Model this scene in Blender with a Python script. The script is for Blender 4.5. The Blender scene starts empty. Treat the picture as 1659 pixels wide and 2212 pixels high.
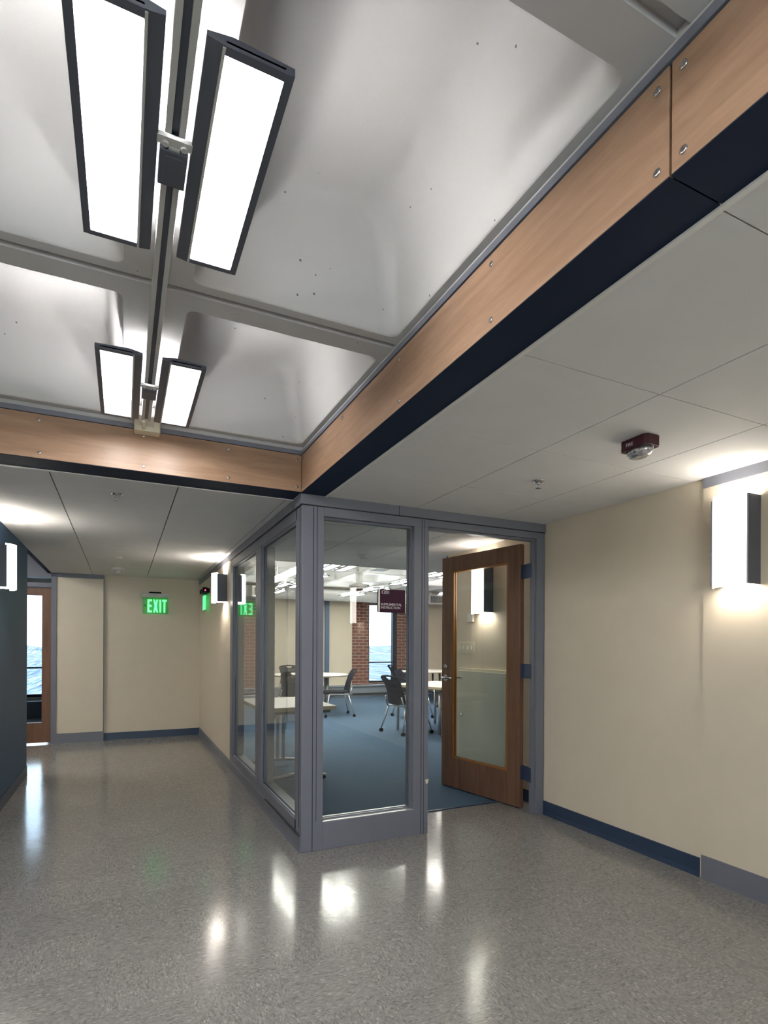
import bpy, bmesh, math, random
from math import sin, cos, pi, radians
from mathutils import Vector, Matrix

random.seed(7)
SC = bpy.context.scene
COL = SC.collection

# ------------------------------------------------------------------ camera
CAM_H = 1.31
YAW, ROLL, FPX = 0.4437, 0.0045, 1187.2
cd = bpy.data.cameras.new('camera')
cd.sensor_fit = 'HORIZONTAL'
cd.sensor_width = 36.0
cd.lens = FPX / 1659.0 * 36.0
cd.shift_x = (829.5 - 830.0) / 1659.0
cd.shift_y = (1396.6 - 1106.0) / 1659.0
cd.clip_start = 0.02
cd.clip_end = 6000
cam = bpy.data.objects.new('camera', cd)
COL.objects.link(cam)
_f = Vector((sin(YAW), cos(YAW), 0)); _r0 = Vector((cos(YAW), -sin(YAW), 0)); _u0 = Vector((0, 0, 1))
_r = _r0 * cos(ROLL) + _u0 * sin(ROLL); _u = -_r0 * sin(ROLL) + _u0 * cos(ROLL)
_m = Matrix.Identity(4)
for i in range(3):
    _m[i][0] = _r[i]; _m[i][1] = _u[i]; _m[i][2] = -_f[i]
_m[2][3] = CAM_H
cam.matrix_world = _m
SC.camera = cam

# ------------------------------------------------------------------ light levels and exposure
SKY = 5.0            # daylight outside the windows
LAMP_DOWN = 27.0      # ceiling panels, lower face
LAMP_UP = 130.0       # ceiling panels, upward slot
ROOM_LAMP = 42.0
ROOM_UP = 60.0
SCONCE = 8.0      # diffusers
SCONCE_TUBE = 110.0  # lamp tubes inside, shining out of the open ends
#        # diffusers of the wall sconces
EXPOSURE = 0.46
SC.view_settings.view_transform = 'Standard'
SC.view_settings.look = 'None'
SC.view_settings.gamma = 1.0
SC.view_settings.exposure = EXPOSURE
SC.view_settings.use_curve_mapping = False
cy = SC.cycles
cy.use_denoising = True
cy.max_bounces = 10
cy.diffuse_bounces = 5
cy.glossy_bounces = 5
cy.transparent_max_bounces = 24
cy.sample_clamp_indirect = 4.0
cy.caustics_reflective = False
cy.caustics_refractive = False

w = bpy.data.worlds.new('overcast_sky'); SC.world = w; w.use_nodes = True
nt = w.node_tree; nt.nodes.clear()
wo = nt.nodes.new('ShaderNodeOutputWorld'); bg = nt.nodes.new('ShaderNodeBackground')
tc = nt.nodes.new('ShaderNodeTexCoord'); sx = nt.nodes.new('ShaderNodeSeparateXYZ')
cr = nt.nodes.new('ShaderNodeValToRGB')
cr.color_ramp.elements[0].position = 0.0; cr.color_ramp.elements[0].color = (0.86, 0.93, 1.0, 1)
cr.color_ramp.elements[1].position = 0.35; cr.color_ramp.elements[1].color = (0.72, 0.84, 1.0, 1)
nt.links.new(tc.outputs['Generated'], sx.inputs[0]); nt.links.new(sx.outputs['Z'], cr.inputs[0])
nt.links.new(cr.outputs[0], bg.inputs[0]); bg.inputs[1].default_value = SKY
nt.links.new(bg.outputs[0], wo.inputs[0])

# ------------------------------------------------------------------ materials
def srgb(r, g, b):
    def c(v):
        v /= 255.0
        return v / 12.92 if v <= 0.04045 else ((v + 0.055) / 1.055) ** 2.4
    return (c(r), c(g), c(b), 1)

def new_mat(name):
    m = bpy.data.materials.new(name); m.use_nodes = True
    n = m.node_tree.nodes; b = n['Principled BSDF']
    return m, m.node_tree, b

def coords(nt, scale=(1, 1, 1), swap=None):
    t = nt.nodes.new('ShaderNodeTexCoord')
    g = nt.nodes.new('ShaderNodeNewGeometry')
    src = g.outputs['Position']
    if swap:
        s = nt.nodes.new('ShaderNodeSeparateXYZ'); c = nt.nodes.new('ShaderNodeCombineXYZ')
        nt.links.new(src, s.inputs[0])
        for i, ax in enumerate(swap):
            if ax: nt.links.new(s.outputs[ax], c.inputs[i])
        src = c.outputs[0]
    mp = nt.nodes.new('ShaderNodeMapping'); mp.inputs['Scale'].default_value = scale
    nt.links.new(src, mp.inputs[0])
    return mp.outputs[0]

def plain(name, rgb, rough=0.6, metal=0.0, var=0.06, vscale=6.0, bump=0.0, bscale=200.0, spec=0.5):
    m, nt, b = new_mat(name)
    b.inputs['Roughness'].default_value = rough; b.inputs['Metallic'].default_value = metal
    b.inputs['Specular IOR Level'].default_value = spec
    v = coords(nt)
    no = nt.nodes.new('ShaderNodeTexNoise'); no.inputs['Scale'].default_value = vscale; no.inputs['Detail'].default_value = 3
    nt.links.new(v, no.inputs['Vector'])
    r = nt.nodes.new('ShaderNodeValToRGB')
    r.color_ramp.elements[0].position = 0.3; r.color_ramp.elements[1].position = 0.7
    r.color_ramp.elements[0].color = tuple(c * (1 - var) for c in rgb[:3]) + (1,)
    r.color_ramp.elements[1].color = tuple(min(1, c * (1 + var)) for c in rgb[:3]) + (1,)
    nt.links.new(no.outputs['Fac'], r.inputs[0]); nt.links.new(r.outputs[0], b.inputs['Base Color'])
    if bump:
        n2 = nt.nodes.new('ShaderNodeTexNoise'); n2.inputs['Scale'].default_value = bscale
        nt.links.new(v, n2.inputs['Vector'])
        bp = nt.nodes.new('ShaderNodeBump'); bp.inputs['Strength'].default_value = bump; bp.inputs['Distance'].default_value = 0.002
        nt.links.new(n2.outputs['Fac'], bp.inputs['Height']); nt.links.new(bp.outputs[0], b.inputs['Normal'])
    return m

def emis(name, rgb, strength):
    m, nt, b = new_mat(name)
    b.inputs['Base Color'].default_value = (0.85, 0.85, 0.82, 1)
    b.inputs['Emission Color'].default_value = tuple(rgb) + (1,)
    b.inputs['Emission Strength'].default_value = strength
    return m

def wood(name, c0, c1, axis, rough=0.35, scale=1.0):
    m, nt, b = new_mat(name)
    s = {'X': (1.2, 14, 14), 'Y': (14, 1.2, 14), 'Z': (14, 14, 1.2)}[axis]
    v = coords(nt, tuple(k * scale for k in s))
    n1 = nt.nodes.new('ShaderNodeTexNoise'); n1.inputs['Scale'].default_value = 1.6; n1.inputs['Detail'].default_value = 6; n1.inputs['Distortion'].default_value = 0.6
    nt.links.new(v, n1.inputs['Vector'])
    r = nt.nodes.new('ShaderNodeValToRGB'); r.color_ramp.elements[0].position = 0.3; r.color_ramp.elements[1].position = 0.72
    r.color_ramp.elements[0].color = c0; r.color_ramp.elements[1].color = c1
    nt.links.new(n1.outputs['Fac'], r.inputs[0])
    n2 = nt.nodes.new('ShaderNodeTexNoise'); n2.inputs['Scale'].default_value = 12; n2.inputs['Detail'].default_value = 4
    nt.links.new(v, n2.inputs['Vector'])
    mx = nt.nodes.new('ShaderNodeMix'); mx.data_type = 'RGBA'; mx.blend_type = 'MULTIPLY'; mx.inputs[0].default_value = 0.25
    nt.links.new(r.outputs[0], mx.inputs[6]); nt.links.new(n2.outputs['Fac'], mx.inputs[7])
    nt.links.new(mx.outputs[2], b.inputs['Base Color']); b.inputs['Roughness'].default_value = rough
    return m

def glass_mat(name, tint=(0.93, 0.96, 0.95), boost=1.0):
    m = bpy.data.materials.new(name); m.use_nodes = True
    nt = m.node_tree; nt.nodes.clear()
    o = nt.nodes.new('ShaderNodeOutputMaterial'); mx = nt.nodes.new('ShaderNodeMixShader')
    t = nt.nodes.new('ShaderNodeBsdfTransparent'); t.inputs[0].default_value = tuple(tint) + (1,)
    g = nt.nodes.new('ShaderNodeBsdfGlossy'); g.inputs['Roughness'].default_value = 0.0
    g.inputs[0].default_value = (0.95, 0.97, 1, 1)
    # Schlick reflectance of one face, symmetric for front and back hits
    ge = nt.nodes.new('ShaderNodeNewGeometry')
    dot = nt.nodes.new('ShaderNodeVectorMath'); dot.operation = 'DOT_PRODUCT'
    nt.links.new(ge.outputs['Incoming'], dot.inputs[0]); nt.links.new(ge.outputs['Normal'], dot.inputs[1])
    ab = nt.nodes.new('ShaderNodeMath'); ab.operation = 'ABSOLUTE'; nt.links.new(dot.outputs['Value'], ab.inputs[0])
    om = nt.nodes.new('ShaderNodeMath'); om.operation = 'SUBTRACT'; om.inputs[0].default_value = 1; nt.links.new(ab.outputs[0], om.inputs[1])
    pw = nt.nodes.new('ShaderNodeMath'); pw.operation = 'POWER'; pw.inputs[1].default_value = 5; nt.links.new(om.outputs[0], pw.inputs[0])
    ma = nt.nodes.new('ShaderNodeMath'); ma.operation = 'MULTIPLY_ADD'; ma.inputs[1].default_value = 0.96 * boost; ma.inputs[2].default_value = 0.04 * boost
    nt.links.new(pw.outputs[0], ma.inputs[0])
    nt.links.new(ma.outputs[0], mx.inputs[0]); nt.links.new(t.outputs[0], mx.inputs[1]); nt.links.new(g.outputs[0], mx.inputs[2])
    nt.links.new(mx.outputs[0], o.inputs[0])
    return m

def floor_mat():
    m, nt, b = new_mat('vinyl_composition_tile')
    L = nt.links; N = nt.nodes
    T = 0.33
    pos = coords(nt)
    mpo = N.new('ShaderNodeMapping'); mpo.inputs['Location'].default_value = (0.09, 0.13, 0); L.new(pos, mpo.inputs[0])
    s = N.new('ShaderNodeSeparateXYZ'); L.new(mpo.outputs[0], s.inputs[0])
    def math_(op, a, bb=None, c=None):
        n = N.new('ShaderNodeMath'); n.operation = op
        for i, k in enumerate((a, bb, c)):
            if k is None: continue
            if isinstance(k, (int, float)): n.inputs[i].default_value = k
            else: L.new(k, n.inputs[i])
        return n.outputs[0]
    ux = math_('DIVIDE', s.outputs[0], T); uy = math_('DIVIDE', s.outputs[1], T)
    fx = math_('FLOOR', ux); fy = math_('FLOOR', uy)
    par = math_('PINGPONG', math_('ADD', fx, fy), 1.0)
    # chips, stretched along one axis and turned a quarter on every other tile
    def chips(sc):
        mp = N.new('ShaderNodeMapping'); mp.inputs['Scale'].default_value = sc; L.new(mpo.outputs[0], mp.inputs[0])
        vo = N.new('ShaderNodeTexVoronoi'); vo.inputs['Scale'].default_value = 1.0; L.new(mp.outputs[0], vo.inputs['Vector'])
        sp = N.new('ShaderNodeSeparateColor'); L.new(vo.outputs['Color'], sp.inputs[0])
        return sp.outputs[0]
    ca = chips((75, 190, 1)); cb = chips((190, 75, 1))
    mx = N.new('ShaderNodeMix'); L.new(par, mx.inputs[0]); L.new(ca, mx.inputs[2]); L.new(cb, mx.inputs[3])
    r = N.new('ShaderNodeValToRGB'); e = r.color_ramp.elements
    e[0].position = 0.0; e[0].color = srgb(108, 107, 104)
    e[1].position = 1.0; e[1].color = srgb(160, 157, 150)
    for p, c in ((0.14, srgb(122, 120, 117)), (0.5, srgb(131, 129, 126)), (0.90, srgb(141, 139, 135)), (0.97, srgb(149, 146, 140))):
        q = e.new(p); q.color = c
    L.new(mx.outputs[0], r.inputs[0])
    # a slightly different tone per tile
    wn = N.new('ShaderNodeTexWhiteNoise'); wn.noise_dimensions = '2D'
    cv = N.new('ShaderNodeCombineXYZ'); L.new(fx, cv.inputs[0]); L.new(fy, cv.inputs[1]); L.new(cv.outputs[0], wn.inputs['Vector'])
    tone = math_('MULTIPLY_ADD', wn.outputs['Value'], 0.08, 0.94)
    # joints
    jx = math_('ABSOLUTE', math_('SUBTRACT', math_('FRACT', ux), 0.5)); jy = math_('ABSOLUTE', math_('SUBTRACT', math_('FRACT', uy), 0.5))
    j = math_('GREATER_THAN', math_('MAXIMUM', jx, jy), 0.4972)
    tone2 = math_('SUBTRACT', tone, math_('MULTIPLY', j, 0.13))
    vm = N.new('ShaderNodeVectorMath'); vm.operation = 'SCALE'; L.new(r.outputs[0], vm.inputs[0]); L.new(tone2, vm.inputs['Scale'])
    L.new(vm.outputs[0], b.inputs['Base Color'])
    b.inputs['Roughness'].default_value = 0.14
    b.inputs['Specular IOR Level'].default_value = 0.5
    # each tile lies very slightly off level, wax ripples on top
    nz = N.new('ShaderNodeTexNoise'); nz.inputs['Scale'].default_value = 28; nz.inputs['Detail'].default_value = 3; L.new(pos, nz.inputs['Vector'])
    n3 = N.new('ShaderNodeTexNoise'); n3.inputs['Scale'].default_value = 3.0; L.new(pos, n3.inputs['Vector'])
    h = math_('ADD', math_('MULTIPLY', nz.outputs['Fac'], 0.25), math_('ADD', n3.outputs['Fac'], math_('MULTIPLY', j, -0.25)))
    bp = N.new('ShaderNodeBump'); bp.inputs['Strength'].default_value = 0.2; bp.inputs['Distance'].default_value = 0.006
    L.new(h, bp.inputs['Height']); L.new(bp.outputs[0], b.inputs['Normal'])
    return m

def brick_mat():
    m, nt, b = new_mat('red_brown_brick')
    v = coords(nt, swap=('X', 'Z', None))
    br = nt.nodes.new('ShaderNodeTexBrick')
    br.inputs['Scale'].default_value = 1.0
    br.inputs['Brick Width'].default_value = 0.23; br.inputs['Row Height'].default_value = 0.083
    br.inputs['Mortar Size'].default_value = 0.007; br.inputs['Mortar Smooth'].default_value = 0.1
    br.inputs['Color1'].default_value = srgb(118, 70, 56); br.inputs['Color2'].default_value = srgb(98, 60, 54)
    br.inputs['Mortar'].default_value = srgb(168, 152, 142)
    nt.links.new(v, br.inputs['Vector']); nt.links.new(br.outputs['Color'], b.inputs['Base Color'])
    b.inputs['Roughness'].default_value = 0.85
    return m

def carpet_mat():
    m, nt, b = new_mat('blue_carpet')
    v = coords(nt)
    n = nt.nodes.new('ShaderNodeTexNoise'); n.inputs['Scale'].default_value = 260; n.inputs['Detail'].default_value = 4
    n2 = nt.nodes.new('ShaderNodeTexNoise'); n2.inputs['Scale'].default_value = 3
    nt.links.new(v, n.inputs['Vector']); nt.links.new(v, n2.inputs['Vector'])
    r = nt.nodes.new('ShaderNodeValToRGB'); r.color_ramp.elements[0].position = 0.3; r.color_ramp.elements[1].position = 0.7
    r.color_ramp.elements[0].color = srgb(56, 76, 97); r.color_ramp.elements[1].color = srgb(80, 100, 120)
    nt.links.new(n.outputs['Fac'], r.inputs[0]); nt.links.new(r.outputs[0], b.inputs['Base Color'])
    b.inputs['Roughness'].default_value = 0.95; b.inputs['Specular IOR Level'].default_value = 0.1
    bp = nt.nodes.new('ShaderNodeBump'); bp.inputs['Strength'].default_value = 0.5; bp.inputs['Distance'].default_value = 0.003
    nt.links.new(n.outputs['Fac'], bp.inputs['Height']); nt.links.new(bp.outputs[0], b.inputs['Normal'])
    return m

def concrete_mat():
    m, nt, b = new_mat('painted_concrete')
    v = coords(nt)
    n = nt.nodes.new('ShaderNodeTexNoise'); n.inputs['Scale'].default_value = 5; nt.links.new(v, n.inputs['Vector'])
    r = nt.nodes.new('ShaderNodeValToRGB'); r.color_ramp.elements[0].color = (0.515, 0.51, 0.507, 1); r.color_ramp.elements[1].color = (0.545, 0.54, 0.533, 1)
    nt.links.new(n.outputs['Fac'], r.inputs[0])
    # air holes left in the casting
    vo = nt.nodes.new('ShaderNodeTexVoronoi'); vo.inputs['Scale'].default_value = 17; nt.links.new(v, vo.inputs['Vector'])
    sp = nt.nodes.new('ShaderNodeSeparateColor'); nt.links.new(vo.outputs['Color'], sp.inputs[0])
    rad = nt.nodes.new('ShaderNodeMath'); rad.operation = 'MULTIPLY_ADD'; rad.inputs[1].default_value = 0.12; rad.inputs[2].default_value = -0.030
    nt.links.new(sp.outputs[0], rad.inputs[0])
    lt = nt.nodes.new('ShaderNodeMath'); lt.operation = 'LESS_THAN'
    nt.links.new(vo.outputs['Distance'], lt.inputs[0]); nt.links.new(rad.outputs[0], lt.inputs[1])
    mx = nt.nodes.new('ShaderNodeMix'); mx.data_type = 'RGBA'
    cl = nt.nodes.new('ShaderNodeTexNoise'); cl.inputs['Scale'].default_value = 1.7; nt.links.new(v, cl.inputs['Vector'])
    cg = nt.nodes.new('ShaderNodeMath'); cg.operation = 'GREATER_THAN'; cg.inputs[1].default_value = 0.45; nt.links.new(cl.outputs['Fac'], cg.inputs[0])
    mu = nt.nodes.new('ShaderNodeMath'); mu.operation = 'MULTIPLY'; nt.links.new(lt.outputs[0], mu.inputs[0]); nt.links.new(cg.outputs[0], mu.inputs[1])
    nt.links.new(mu.outputs[0], mx.inputs[0]); nt.links.new(r.outputs[0], mx.inputs[6]); mx.inputs[7].default_value = (0.16, 0.15, 0.14, 1)
    nt.links.new(mx.outputs[2], b.inputs['Base Color'])
    b.inputs['Roughness'].default_value = 0.8; b.inputs['Specular IOR Level'].default_value = 0.15
    return m

def land_mat():
    m, nt, b = new_mat('winter_fields_and_woods')
    v = coords(nt, (0.12, 0.0045, 0.01))
    n = nt.nodes.new('ShaderNodeTexNoise'); n.inputs['Scale'].default_value = 1.4; n.inputs['Detail'].default_value = 8; n.inputs['Roughness'].default_value = 0.7
    nt.links.new(v, n.inputs['Vector'])
    r = nt.nodes.new('ShaderNodeValToRGB'); e = r.color_ramp.elements
    e[0].position = 0.34; e[0].color = (0.045, 0.06, 0.085, 1); e[1].position = 0.62; e[1].color = (0.40, 0.41, 0.42, 1)
    q = e.new(0.47); q.color = (0.15, 0.18, 0.22, 1)
    nt.links.new(n.outputs['Fac'], r.inputs[0]); nt.links.new(r.outputs[0], b.inputs['Base Color'])
    b.inputs['Roughness'].default_value = 1.0; b.inputs['Specular IOR Level'].default_value = 0
    return m

M = {}
M['floor'] = floor_mat()
M['carpet'] = carpet_mat()
M['brick'] = brick_mat()
M['concrete'] = concrete_mat()
M['land'] = land_mat()
M['cream'] = plain('cream_wall_paint', srgb(216, 204, 184), 0.55, var=.015, bump=0.15, bscale=350)
M['teal'] = plain('slate_blue_wall_paint', srgb(32, 70, 104), 0.5, bump=0.1, bscale=350)
M['metal'] = plain('grey_painted_metal', srgb(112, 115, 126), 0.38, var=0.03, bump=0.1, bscale=500)
M['metal_edge'] = plain('bright_aluminium_stop', (0.72, 0.72, 0.72, 1), 0.25, metal=0.6)
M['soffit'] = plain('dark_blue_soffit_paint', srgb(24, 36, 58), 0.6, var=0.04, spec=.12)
M['dark_base'] = plain('navy_vinyl_base', srgb(44, 60, 84), 0.4)
M['tile'] = plain('ceiling_tile', (0.72, 0.72, 0.715, 1), 0.8, var=0.02, bump=0.25, bscale=260)
M['gap'] = plain('shadow_gap_black', (0.02, 0.02, 0.024, 1), 0.6)
M['fascia_y'] = wood('maple_fascia_along_depth', srgb(158, 124, 98), srgb(186, 152, 124), 'Y', 0.38)
M['fascia_x'] = wood('maple_fascia_across', srgb(158, 124, 98), srgb(186, 152, 124), 'X', 0.38)
M['door_wood'] = wood('stained_birch_door', srgb(108, 78, 60), srgb(132, 97, 75), 'Z', 0.4)
M['door_edge'] = plain('amber_door_lite_bead', srgb(150, 96, 40), 0.4)
M['fix'] = plain('fixture_grey', srgb(80, 84, 94), 0.4, var=0.03)
M['fix_light'] = plain('fixture_pale_grey', srgb(190, 190, 188), 0.35)
M['white'] = plain('white_enamel', (0.78, 0.77, 0.74, 1), 0.4)
M['ivory'] = plain('ivory_plastic', srgb(222, 214, 190), 0.45)
M['lamp_down'] = emis('lit_diffuser', (1.0, 0.985, 0.975), LAMP_DOWN)
M['lamp_up'] = emis('lit_upper_slot', (1.0, 0.98, 0.96), LAMP_UP)
M['room_down'] = emis('lit_room_diffuser', (1.0, 0.95, 0.86), ROOM_LAMP)
M['room_up'] = emis('lit_room_upper_slot', (1.0, 0.96, 0.9), ROOM_UP)
M['sconce'] = emis('lit_sconce_diffuser', (1.0, 0.91, 0.79), SCONCE)
M['tube_short'] = emis('lit_short_sconce_tube', (1.0, 0.91, 0.79), SCONCE_TUBE * 4)
M['sconce_short'] = emis('lit_short_sconce_diffuser', (1.0, 0.91, 0.79), SCONCE * 1.5)
M['tube'] = emis('lit_sconce_tube', (1.0, 0.91, 0.79), SCONCE_TUBE)
M['exit'] = emis('green_lit_letters', (0.05, 1.0, 0.30), .9)
M['red_led'] = emis('red_indicator', (1.0, 0.02, 0.1), 2.0)
M['glass'] = glass_mat('clear_glazing')
M['win_glass'] = glass_mat('window_glazing', (0.9, 0.95, 1.0))
M['exit_glass'] = glass_mat('green_edge_lit_acrylic', (0.72, 0.98, 0.78))
M['black'] = plain('black_plastic', srgb(14, 18, 28), 0.6, spec=.12)
M['shell'] = plain('charcoal_chair_shell', srgb(16, 22, 38), 0.65, spec=.1)
M['chrome'] = plain('satin_chrome', (0.66, 0.66, 0.68, 1), 0.22, metal=1.0)
M['steel'] = plain('silver_leg_enamel', srgb(176, 176, 178), 0.3, metal=0.7)
M['laminate'] = plain('white_laminate', srgb(226, 220, 208), 0.35)
M['edge'] = plain('beige_table_edge', srgb(178, 166, 140), 0.5)
M['red'] = plain('fire_red_plastic', srgb(60, 10, 24), 0.35)
M['lens'] = plain('strobe_reflector', (0.7, 0.71, 0.76, 1), 0.15, metal=0.8, var=0.5, vscale=60)
M['maroon'] = plain('maroon_sign_face', srgb(52, 18, 42), 0.45, spec=.25)
M['letter'] = plain('silver_lettering', srgb(208, 200, 206), 0.4)
M['frame_dark'] = plain('dark_bronze_window_frame', srgb(22, 28, 44), 0.5, spec=.25)
M['hinge'] = plain('steel_blue_hinge', srgb(70, 82, 108), 0.3, metal=0.5)
M['conv'] = plain('grey_convector_enamel', srgb(132, 140, 150), 0.4)
M['cab'] = plain('pale_grey_green_enamel', srgb(206, 206, 192), 0.4, var=.01)
M['concrete_room'] = plain('brightened_waffle_slab', (0.82, 0.81, 0.79, 1), 0.6, var=.02)  # same slab as the corridor, lightened to stand in for stronger light
M['duct'] = plain('white_painted_duct', (0.86, 0.85, 0.83, 1), 0.45)
M['bluetrim'] = plain('steel_blue_column_trim', srgb(74, 98, 128), 0.4)

# ------------------------------------------------------------------ mesh helpers
class MB:
    def __init__(s): s.bm = bmesh.new(); s.smooth = False
    def box(s, x0, x1, y0, y1, z0, z1, mat=None):
        v = [Vector((x, y, z)) for z in (z0, z1) for y in (y0, y1) for x in (x0, x1)]
        if mat is not None: v = [mat @ p for p in v]
        v = [s.bm.verts.new(p) for p in v]
        for f in ((0, 2, 3, 1), (4, 5, 7, 6), (0, 1, 5, 4), (1, 3, 7, 5), (3, 2, 6, 7), (2, 0, 4, 6)):
            s.bm.faces.new([v[i] for i in f])
        return s
    def tube(s, pts, r, n=12, cap=True):
        pts = [Vector(p) for p in pts]
        if isinstance(r, (int, float)): r = [r] * len(pts)
        rings = []; ref = None
        for i, p in enumerate(pts):
            d = (pts[min(i + 1, len(pts) - 1)] - pts[max(i - 1, 0)]).normalized()
            if ref is None: ref = Vector((0, 0, 1)) if abs(d.z) < 0.9 else Vector((1, 0, 0))
            a = d.cross(ref).normalized(); b_ = a.cross(d).normalized(); ref = b_
            rings.append([s.bm.verts.new(p + (a * cos(2 * pi * k / n) + b_ * sin(2 * pi * k / n)) * r[i]) for k in range(n)])
        for i in range(len(rings) - 1):
            for k in range(n):
                s.bm.faces.new((rings[i][k], rings[i][(k + 1) % n], rings[i + 1][(k + 1) % n], rings[i + 1][k])).smooth = True
        if cap:
            s.bm.faces.new(rings[0][::-1]); s.bm.faces.new(rings[-1])
        return s
    def prism(s, prof, a0, a1, axis='Y'):
        """prof: list of 2D points; extruded along axis"""
        def P(u, v, t): return {'X': (t, u, v), 'Y': (u, t, v), 'Z': (u, v, t)}[axis]
        A = [s.bm.verts.new(P(u, v, a0)) for u, v in prof]; B_ = [s.bm.verts.new(P(u, v, a1)) for u, v in prof]
        n = len(prof)
        for i in range(n): s.bm.faces.new((A[i], A[(i + 1) % n], B_[(i + 1) % n], B_[i]))
        s.bm.faces.new(A[::-1]); s.bm.faces.new(B_)
        return s
    def build(s, name, mat, parent=None, bevel=0.0, loc=None, solid=0.0, shade=False):
        bmesh.ops.recalc_face_normals(s.bm, faces=s.bm.faces)
        me = bpy.data.meshes.new(name); s.bm.to_mesh(me); s.bm.free()
        if shade:
            for p in me.polygons: p.use_smooth = True
        me.materials.append(mat)
        o = bpy.data.objects.new(name, me); COL.objects.link(o)
        if parent is not None: o.parent = parent
        if loc: o.location = loc
        if solid:
            md = o.modifiers.new('solid', 'SOLIDIFY'); md.thickness = solid; md.offset = 0
        if bevel:
            md = o.modifiers.new('bevel', 'BEVEL'); md.width = bevel; md.segments = 2; md.limit_method = 'ANGLE'
        return o

def tag(o, label=None, cat=None, group=None, kind=None):
    if label: o['label'] = label
    if cat: o['category'] = cat
    if group: o['group'] = group
    if kind: o['kind'] = kind
    return o
def empty(name, loc=(0, 0, 0), rz=0.0):
    o = bpy.data.objects.new(name, None); COL.objects.link(o)
    o.location = loc; o.rotation_euler = (0, 0, rz); o.empty_display_size = 0.1
    return o
def struct(o, label=None): return tag(o, label=label, cat=None, kind='structure')
KIDS = {}
def copy_tree(o, parent=None):
    c = o.copy(); COL.objects.link(c)
    if parent is not None: c.parent = parent
    for ch in [k for k in o.children]: copy_tree(ch, c)
    return c
def curve_text(name, txt, size, mat, parent, mtx, depth=0.0006, font_scale_x=1.0, align='LEFT'):
    cu = bpy.data.curves.new(name, 'FONT'); cu.body = txt; cu.size = size; cu.extrude = depth; cu.align_x = align; cu.offset = size * .005
    o = bpy.data.objects.new(name + '_tmp', cu); COL.objects.link(o)
    dg = bpy.context.evaluated_depsgraph_get(); me = bpy.data.meshes.new_from_object(o.evaluated_get(dg))
    bpy.data.objects.remove(o)
    me.transform(Matrix.Diagonal((font_scale_x, 1, 1, 1))); me.transform(mtx)
    me.materials.clear(); me.materials.append(mat)
    ob = bpy.data.objects.new(name, me); COL.objects.link(ob)
    if parent is not None: ob.parent = parent
    return ob

# ------------------------------------------------------------------ key dimensions
ZC = 2.273            # suspended ceiling
XG, YG = 1.02, 3.36   # outer faces of the glazed corner
XW = 2.99             # right wall
YF = 8.5              # far end wall
TH = .12              # depth of the glazed partition
XB = -0.87            # slate-blue wall
XR = 3.10             # right wall inside the room
YWIN = 13.4           # window wall of the room
XO = 1.005            # fascia face, right
YO = 3.33             # fascia face, far
ZF = 2.503            # fascia top
YB0 = -2.6            # behind the camera
XL0 = -2.4            # left of the camera

# ------------------------------------------------------------------ floor
b = MB(); b.box(XL0, XW + .2, YB0, 3.46, -0.05, 0); b.box(-3.4, XG + .06, 3.46, YF + .2, -0.05, 0); b.box(XG+.06, 3.2, 3.46, 3.79, -0.05, 0)
struct(b.build('floor', M['floor']))
b = MB(); b.box(XG + .06, 10.0, 3.79, YWIN + .3, -0.05, 0.004); struct(b.build('floor_carpet', M['carpet']))
b = MB(); b.box(1.9, 2.95, 3.775, 3.795, 0, 0.007); struct(b.build('trim_threshold', M['dark_base']))
b = MB(); b.box(-3.4, 0.9, YF + .2, 12.6, -0.05, 0.0); struct(b.build('floor_office', M['floor']))

# ------------------------------------------------------------------ walls of the corridor
b = MB(); b.box(XW, XW + .12, 2.06, 3.48, 0, ZC + .02); struct(b.build('wall_right', M['cream']))
b = MB(); b.box(XW - .012, XW + .12, YB0, 2.045, 0, ZC + .02); struct(b.build('wall_right_near', M['cream']))
b = MB(); b.box(XW - .006, XW + .1, 2.045, 2.06, 0, ZC + .02); struct(b.build('trim_wall_joint', M['cream']))
b = MB(); b.box(XW - .017, XW, YB0, 2.045, 2.215, ZC); struct(b.build('trim_wall_top', M['metal']))
b = MB(); b.box(XW - .02, XW, YB0, 2.045, 0, 0.135); struct(b.build('baseboard_right_near', M['metal']))
b = MB(); b.prism([(XW, 0), (XW - .012, 0), (XW - .008, .02), (XW - .005, .03), (XW - .005, .105), (XW, .108)], 2.06, YG, 'Y'); struct(b.build('baseboard_right', M['dark_base']))
b = MB()
for a in ((XL0 - .1, -1.9, 0, 2.6), (.6, XW + .12, 0, 2.6), (-1.9, .6, 0, .5), (-1.9, .6, 2.2, 2.6)): b.box(a[0], a[1], YB0 - .1, YB0, a[2], a[3])
struct(b.build('wall_back', M['cream']))
o = empty('window_8'); b = MB()  # unseen window, added as cool daylight fill from behind the camera
for x in (-1.9, -.67, .56): b.box(x, x + .04, YB0 - .08, YB0 - .02, .5, 2.2)
b.box(-1.9, .6, YB0 - .08, YB0 - .02, .5, .54); b.box(-1.9, .6, YB0 - .08, YB0 - .02, 2.16, 2.2); b.build('frame', M['metal'], o)
b = MB(); b.box(-1.88, .58, YB0 - .052, YB0 - .046, .52, 2.18); b.build('pane', M['glass'], o); struct(o)
b = MB(); b.box(XL0 - .1, XL0, YB0, 3.7, 0, 2.6); struct(b.build('wall_left_near', M['cream']))
b = MB(); b.box(-3.4, XB, 3.6, 6.52, 0, ZC + .02); struct(b.build('wall_left', M['teal']))
b = MB(); b.box(XB, XB + .006, 3.6, 6.52, 0, 0.1); struct(b.build('baseboard_left', M['dark_base']))
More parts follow.
